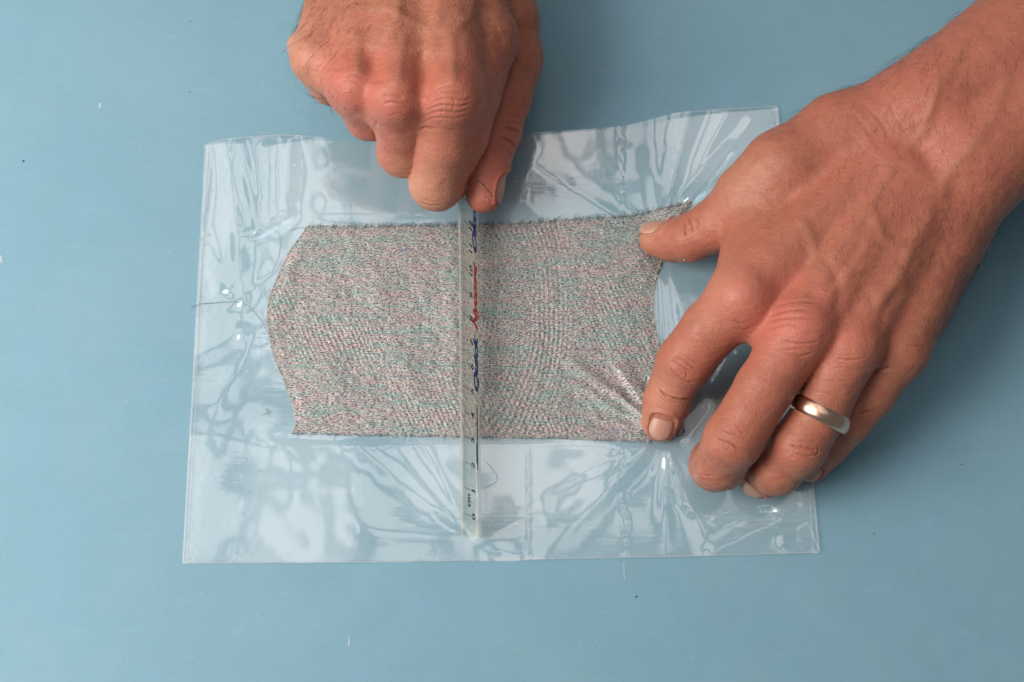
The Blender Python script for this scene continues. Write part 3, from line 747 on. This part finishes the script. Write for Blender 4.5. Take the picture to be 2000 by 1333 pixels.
L_creases = [
    # thumb joint
    ([(1337, 432), (1339, 450), (1338, 462)], 1.6, .9), ([(1345, 424), (1350, 440), (1353, 455)], 1.6, .7), ([(1360, 420), (1363, 436), (1362, 450)], 1.6, .6), ([(1330, 440), (1329, 452), (1331, 462)], 1.3, .4),
    # index middle joint and end joint
    ([(1310, 700), (1330, 715), (1352, 728)], 1.5, .7), ([(1316, 694), (1340, 708), (1360, 724)], 1.5, .7), ([(1304, 712), (1318, 732), (1340, 745), (1358, 748)], 1.5, .6), ([(1325, 690), (1346, 700), (1362, 712)], 1.3, .5),
    ([(1338, 720), (1341, 732), (1338, 742)], 1.3, .45), ([(1286, 760), (1300, 772), (1325, 780), (1352, 780)], 2.0, 1.0), ([(1292, 770), (1312, 783), (1340, 787)], 1.5, .6), ([(1282, 768), (1296, 782), (1316, 790)], 1.3, .4),
    # middle joint creases
    ([(1400, 855), (1414, 862), (1430, 868), (1444, 880)], 1.6, .9), ([(1412, 838), (1428, 846), (1444, 850)], 1.5, .6), ([(1394, 845), (1404, 852), (1416, 852)], 1.2, .4), ([(1410, 874), (1424, 884), (1434, 890)], 1.4, .45),
    ([(1436, 830), (1447, 840), (1452, 852)], 1.2, .4), ([(1366, 925), (1380, 930), (1394, 929)], 1.3, .4), ([(1368, 934), (1384, 940), (1400, 939)], 1.3, .35),
    # ring joint creases
    ([(1536, 868), (1556, 872), (1578, 876), (1594, 880)], 1.6, .9), ([(1545, 860), (1570, 862), (1594, 864)], 1.4, .5), ([(1550, 884), (1572, 892), (1592, 890)], 1.4, .6), ([(1596, 874), (1598, 884), (1590, 892)], 1.3, .5), ([(1530, 880), (1546, 890), (1556, 896)], 1.2, .35),
    # folds over the knuckles
    ([(1500, 618), (1540, 606), (1580, 604)], 2.2, .45), ([(1495, 630), (1540, 620), (1590, 622)], 2.2, .45), ([(1500, 645), (1530, 634), (1560, 636)], 2.2, .4), ([(1510, 600), (1550, 590), (1600, 590)], 2.2, .35),
    ([(1520, 665), (1560, 672), (1600, 668)], 2.2, .4), ([(1530, 690), (1560, 696), (1590, 690)], 2.0, .35), ([(1505, 680), (1535, 684), (1560, 682)], 1.8, .3),
    ([(1630, 700), (1660, 704), (1690, 700)], 2.0, .35), ([(1600, 740), (1630, 744), (1656, 744)], 1.8, .3), ([(1590, 760), (1620, 766), (1650, 764)], 1.8, .3), ([(1770, 672), (1790, 676), (1812, 678)], 2.0, .4),
    ([(1696, 735), (1720, 722), (1740, 718)], 3.0, .7), ([(1672, 812), (1690, 806), (1708, 804)], 2.0, .6),
    ([(1430, 640), (1450, 646), (1468, 640)], 1.8, .3), ([(1425, 625), (1440, 632), (1458, 630)], 1.8, .3),
    # wrist folds
    ([(1660, 215), (1690, 250), (1715, 290)], 3.5, .16), ([(1690, 205), (1722, 240), (1740, 275)], 3.5, .18), ([(1735, 195), (1752, 235), (1780, 270)], 3.5, .14), ([(1640, 245), (1668, 268), (1690, 300)], 3.5, .14)]
L_veins = [
    ([(1560, 420), (1590, 480), (1585, 545), (1560, 600)], 9, .9), ([(1760, 300), (1700, 400), (1640, 480), (1590, 545)], 9, 1.1), ([(1830, 400), (1790, 470), (1745, 560), (1700, 610)], 10, .9),
    ([(1700, 400), (1735, 470), (1790, 470)], 8, .7), ([(1610, 500), (1640, 560), (1630, 620)], 10, -.9), ([(1690, 470), (1650, 520), (1610, 570)], 9, -.9),
    ([(1760, 560), (1730, 610), (1715, 650)], 10, -.8), ([(1980, 130), (1930, 240), (1860, 330), (1830, 400)], 11, 1.0), ([(1900, 60), (1840, 160), (1800, 260), (1760, 300)], 10, .7), ([(1830, 120), (1828, 180), (1810, 240)], 6, .6)]
L_red = [(1450, 575, 55, 17, .62), (1560, 640, 60, 16, .60), (1662, 676, 56, 13, .4), (1400, 450, 34, 15, .45), (1340, 715, 34, 12, .45), (1425, 860, 46, 13, .35), (1560, 875, 42, 12, .35), (1300, 800, 20, 9, .5),
         (1500, 620, 56, 26, .3), (1500, 800, 52, 8, .35), (1800, 240, 70, 45, .32), (1950, 150, 78, 60, .3), (1700, 500, 60, 40, .2), (1310, 480, 18, 12, .3)]
L_pale = [(1308, 770, 20, 9, .45), (1265, 460, 12, 7, .4), (1440, 350, 45, 14, .25), (1262, 825, 8, 5, .6), (1310, 858, 5, 6, .5), (1570, 940, 6, 6, .4), (1415, 560, 50, 12, .25)]
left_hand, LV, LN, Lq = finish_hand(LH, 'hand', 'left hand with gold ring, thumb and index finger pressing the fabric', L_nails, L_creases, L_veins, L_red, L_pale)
upz = np.clip(LN[:, 2], 0, 1)
inb = lambda q, cx, cy, rx, ry: np.exp(-(((q[:, 0]-cx)/rx)**2+((q[:, 1]-cy)/ry)**2))
hd = dirv((1900, 200, 70), (1600, 560, 60)); hd /= np.linalg.norm(hd)
wd_ = np.array([.45, -.6, 0])
pr = (inb(Lq, 1870, 520, 70, 110)*.6+inb(Lq, 1800, 130, 190, 80)*.5+inb(Lq, 1780, 400, 160, 170)*.45+inb(Lq, 1480, 760, 60, 60)*.10+inb(Lq, 1380, 630, 40, 40)*.10)*(LN[:, 2] > -.2)
hairs(left_hand, LV, LN, pr, 620, lambda p: hd*.7+wd_*.6, 4, 9, .040)
pr = (np.abs(LN[:, 2]) < .45)*(inb(Lq, 1790, 90, 110, 90)+.6*inb(Lq, 1600, 190, 90, 40)+.25*inb(Lq, 1930, 470, 50, 90))
hairs(left_hand, LV, LN, pr, 70, lambda p: hd*1.0, 6, 12, .038, .6)

# ---- wedding ring on the left hand
rc = W(1602, 808, 37.8); ra_ = dirv((1663, 668, 46), (1560, 872, 33)); ra_ /= np.linalg.norm(ra_)
sd = np.cross(ra_, [0, 0, 1.0]); sd /= np.linalg.norm(sd); up = np.cross(sd, ra_)
ra_ = ra_*1.0-sd*.10; ra_ /= np.linalg.norm(ra_); up = np.cross(sd, ra_)
prof = [(-2.6, .0), (-2.75, .45), (-2.3, 1.15), (-1.3, 1.6), (0, 1.78), (1.3, 1.6), (2.3, 1.15), (2.75, .45), (2.6, 0), (1.2, -.12), (-1.2, -.12)]
V, F = [], []; n = 96; R0 = 9.95
for i in range(n):
    a = 2*math.pi*i/n; rad = sd*math.cos(a)+up*math.sin(a)
    for w, h_ in prof: V.append(rc+ra_*w*1.2+rad*(R0+h_))
m_ = len(prof)
for i in range(n):
    for k in range(m_): F.append((i*m_+k, i*m_+(k+1) % m_, ((i+1) % n)*m_+(k+1) % m_, ((i+1) % n)*m_+k))
tag(mesh_obj('wedding_ring', V, F, M['gold']), 'plain gold wedding band on the ring finger of the left hand', 'ring')

# ---- right hand (fist round the upper end of the ruler, comes in from the top)
RH = Hand(
    palm=[((620, 112, 52, 9.6), (700, -170, 54, 12)), ((700, 160, 58, 11.2), (735, -180, 60, 13)), ((780, 184, 61, 12.2), (790, -190, 63, 13)), ((884, 186, 61, 13.0), (858, -190, 62, 13.5)),
          ((640, 128, 51, 9.5), (692, 162, 54, 10.2)), ((705, 176, 54, 10.2), (775, 200, 56, 10.6)), ((790, 200, 56, 10.8), (872, 208, 56, 11.2)), ((945, 70, 52, 12.5), (890, -60, 54, 15)), ((990, 40, 36, 13), (930, -150, 46, 15)),
          ((690, 60, 36, 16), (880, 40, 36, 18)), ((720, -60, 40, 18), (880, -90, 42, 18)),
          ((740, -190, 56, 20), (760, -300, 58, 23)), ((860, -180, 56, 18), (830, -300, 58, 23)),
          ((760, -300, 58, 23), (742, -930, 78, 27)), ((830, -300, 58, 23), (838, -930, 78, 27))],
    fingers=[
        [(620, 112, 52, 9.6), (648, 160, 40, 9.2), (690, 140, 24, 8), (705, 95, 22, 7.4)],
        [(700, 160, 58, 11.2), (722, 226, 40, 9.8), (748, 200, 20, 8.8), (750, 140, 19, 8)],
        [(780, 184, 61, 12.2), (787, 250, 48, 10.2), (788, 296, 37, 10.2), (815, 280, 17, 9), (822, 220, 15, 8)],
        [(884, 186, 61, 13.0), (868, 280, 46, 11.3), (853, 358, 31, 10.8), (878, 348, 15, 9.2), (893, 318, 11, 8)],
        [(950, 80, 52, 12.3), (917, 180, 51, 12.2), (898, 262, 43, 11.2), (868, 330, 34, 10.4)],
        [(990, 40, 34, 13.0), (999, 118, 30, 12.8), (984, 190, 30, 11.2), (966, 256, 28, 10.6), (949, 325, 25, 9.2), (945, 381, 21, 7.4)]],
    bumps=[(592, 92, 48, 6.0), (700, 168, 63, 9.5), (777, 190, 66, 10.5), (884, 192, 67, 11)], kfs=[7, 7, 7, 7, 7, 3.0])
R_nails = [(((953, 365, 22), dirv((966, 256, 34), (945, 390, 20)), (.93, .15, .25), 14, 12, 8), dict(lift=.3))]
R_creases = [
    ([(820, 254), (832, 250), (846, 254)], 2.6, .5),
    ([(738, 236), (733, 250), (733, 272)], 2.4, .35), ([(672, 210), (680, 216), (690, 216)], 2.0, .5),
    # index knuckle folds
    ([(845, 180), (870, 168), (905, 170)], 2.0, .35), ([(842, 192), (868, 180), (908, 184)], 2.0, .4), ([(836, 204), (866, 193), (906, 196), (920, 192)], 2.0, .45), ([(832, 216), (862, 206), (898, 208), (920, 202)], 2.0, .45),
    ([(826, 228), (856, 218), (894, 220), (918, 214)], 2.0, .4), ([(824, 240), (852, 230), (884, 232), (910, 228)], 2.0, .35), ([(860, 200), (864, 212), (862, 226)], 1.5, .25), ([(884, 188), (888, 204), (884, 218)], 1.5, .25),
    # end of index
    ([(818, 393), (832, 400), (850, 403), (862, 401)], 1.5, .45), ([(824, 387), (838, 394), (852, 396)], 1.3, .35),
    # thumb joint folds
    ([(984, 248), (1000, 252), (1016, 258)], 1.8, .9), ([(978, 268), (996, 276), (1008, 290)], 1.8, .8), ([(986, 222), (1004, 226), (1020, 228)], 1.6, .35), ([(990, 205), (1010, 208), (1030, 210)], 1.6, .3), ([(984, 238), (1000, 240), (1018, 244)], 1.5, .35), ([(980, 285), (992, 296), (1000, 304)], 1.5, .4),
    # skin over middle and ring knuckles
    ([(740, 190), (762, 186), (790, 192)], 2.0, .35), ([(745, 204), (768, 200), (796, 206)], 2.0, .35), ([(676, 150), (692, 146), (708, 152)], 2.0, .35), ([(672, 162), (690, 160), (706, 166)], 2.0, .3), ([(760, 225), (780, 222), (800, 228)], 1.8, .3)]
R_veins = [([(780, -20), (775, 30), (740, 60), (725, 110)], 8, .9), ([(700, 20), (760, 15), (790, 35), (850, 60)], 8, .9), ([(860, -20), (850, 60), (840, 120)], 8, .8), ([(930, -10), (910, 40), (850, 65)], 7, .8),
           ([(735, 90), (732, 130), (738, 165)], 13, -1.5), ([(825, 100), (830, 150), (826, 195)], 15, -1.8), ([(655, 60), (655, 110), (660, 140)], 13, -1.2), ([(880, 60), (884, 120), (884, 170)], 9, .8), ([(790, 60), (782, 120), (778, 170)], 9, .8), ([(700, 60), (698, 110), (700, 150)], 8, .6),
           ([(975, 60), (985, 120), (975, 190)], 9, -.8)]
R_red = [(690, 170, 66, 14, .65), (772, 195, 68, 15, .60), (884, 200, 70, 18, .62), (630, 135, 58, 14, .4), (660, 165, 60, 22, .3), (945, 385, 25, 18, .95), (970, 300, 36, 16, .4), (720, 225, 45, 13, .3), (785, 290, 45, 12, .25), (980, 200, 42, 20, .25)]
R_pale = [(578, 90, 50, 10, .5), (605, 130, 52, 16, .35), (820, 370, 30, 14, .3), (850, 400, 30, 12, .25), (870, 330, 42, 16, .15)]
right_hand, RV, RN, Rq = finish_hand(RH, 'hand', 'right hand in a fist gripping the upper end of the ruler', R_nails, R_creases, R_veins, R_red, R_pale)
pr = (inb(Rq, 640, 40, 60, 90)*1.2+inb(Rq, 800, 40, 160, 50)*.5+inb(Rq, 870, 310, 40, 40)*.25+inb(Rq, 970, 60, 50, 80)*.4)*(RN[:, 2] > -.1)
hairs(right_hand, RV, RN, pr, 520, lambda p: np.array([-.45, -.7, 0]), 4, 8, .038)
pr = (np.abs(RN[:, 2]) < .5)*(inb(Rq, 625, 195, 40, 25)+.5*inb(Rq, 590, 30, 30, 60))
hairs(right_hand, RV, RN, pr, 60, lambda p: np.array([-.7, -.5, 0]), 4, 8, .05, .6)
# dark thread stuck to the thumb
def stick(hand, pts, dz): 
    out = []
    for u, v in pts:
        a = W(u, v, 60); b = W(u, v, 5); d = (b-a)/np.linalg.norm(b-a); p = a.copy()
        for _ in range(80):
            s_ = float(hand.sdf(p[None])[0]); 
            if s_ < .02 or p[2] < 3: break
            p = p+d*s_
        if s_ < .1: out.append(p-d*dz)
    return out
tl = smooth_line([(932, 352), (944, 362), (953, 372), (962, 384), (970, 396), (974, 406), (971, 414)], 60)
tl = tl+np.stack([np.sin(np.arange(60)*1.3)*1.6, np.cos(np.arange(60)*.9)*1.4], -1)
tl = stick(RH, tl, .12); V, F = tubes([tl], [np.full(len(tl), .11)], 4)
tag(mesh_obj('loose_thread', V, F, M['thread']), 'dark thread stuck across the thumb of the right hand', 'thread', 'stray threads round the fabric')

# ------------------------------------------------------------------ small marks and specks
def flake(name, pts_px, mat, label, cat, group, h=.12):
    p = np.array([L(*q) for q in pts_px]); n = len(p)
    V = [(x, y, .02) for x, y in p]+[(x*.96+p[:, 0].mean()*.04, y*.96+p[:, 1].mean()*.04, h) for x, y in p]
    F = [tuple(range(n, 2*n))]+[(i, (i+1) % n, n+(i+1) % n, n+i) for i in range(n)]
    return tag(mesh_obj(name, V, F, mat, smooth=False), label, cat, group)
flake('paint_chip', [(679, 1243), (682, 1244), (685, 1252), (684, 1260), (681, 1266), (679, 1258), (681, 1252)], M['chip'], 'small pale chip on the table below the bag', 'paint chip', 'pale chips on the table')
flake('paint_chip', [(193, 201), (198, 202), (199, 210), (195, 213), (192, 207)], M['chip'], 'tiny pale chip at the upper left of the table', 'paint chip', 'pale chips on the table')
flake('paint_chip', [(0, 498), (4, 500), (6, 512), (2, 516), (0, 510)], M['chip'], 'pale chip at the left rim of the picture', 'paint chip', 'pale chips on the table')
flake('paint_chip', [(1217, 1098), (1219, 1098), (1220, 1118), (1220.5, 1134), (1219, 1135), (1218, 1116)], M['chip'], 'pale sliver of old tape just below the bag edge', 'tape', None, .08)
def scratch(pts, label):
    base = smooth_line([L(*p) for p in pts], 40)+rng.normal(0, .10, (40, 2))
    V, F = tubes([np.c_[base, np.full(40, .03)]], [np.interp(np.arange(40), [0, 8, 20, 30, 39], [.02, .09, .04, .10, .02])], 4); V[:, 2] = np.clip(V[:, 2], -.05, .05)
    tag(mesh_obj('scratch', V, F, M['chip']), label, 'scratch', 'pale scratches on the table')
scratch([(505, 152), (515, 165), (522, 172), (535, 182)], 'short rough scratch left of the fist')
scratch([(548, 198), (560, 210), (572, 222), (582, 229)], 'short scratch between the fist and the bag corner')
scratch([(272, 306), (290, 330), (304, 350), (318, 370)], 'long faint scratch left of the bag')
for k, (u, v, r, lab) in enumerate([(46, 315, .5, 'dark speck at the far left of the table'), (1243, 1166, .45, 'dark speck below the bag'), (371, 180, .35, 'dark speck left of the fist'), (1951, 455, .5, 'dark speck beside the wrist'),
                                    (1878, 908, .3, 'faint dark speck on the lower right of the table'), (1707, 1043, .35, 'dark speck right of the bag corner'), (372, 42, .3, 'tiny dark speck at the top left')]):
    c = L(u, v); a = np.linspace(0, 2*math.pi, 7)[:-1]+k
    V = [(c[0]+r*math.cos(t)*rng.uniform(.6, 1.2), c[1]+r*math.sin(t)*rng.uniform(.6, 1.2), .02) for t in a]+[(c[0], c[1], r*.6)]
    tag(mesh_obj('speck', V, [(i, (i+1) % 6, 6) for i in range(6)], M['speck']), lab, 'speck', 'dark specks on the table')
def crumb(hand, u, v, r, lab):
    p = stick(hand, [(u, v)], .1)[0]; V, F = [], []
    V = [p+np.array(q)*r*rng.uniform(.7, 1.2) for q in ((1, 0, 0), (-1, 0, 0), (0, 1, 0), (0, -1, 0), (0, 0, 1), (0, 0, -1))]
    F = [(0, 2, 4), (2, 1, 4), (1, 3, 4), (3, 0, 4), (2, 0, 5), (1, 2, 5), (3, 1, 5), (0, 3, 5)]
    tag(mesh_obj('crumb', V, F, M['crumb']), lab, 'crumb', 'white crumbs on the skin')
crumb(RH, 952, 391, .35, 'white crumb on the tip of the right thumb')
crumb(LH, 1336, 508, .35, 'white crumb on the lower side of the left thumb')
crumb(LH, 1414, 459, .3, 'white crumb near the root of the left thumb')
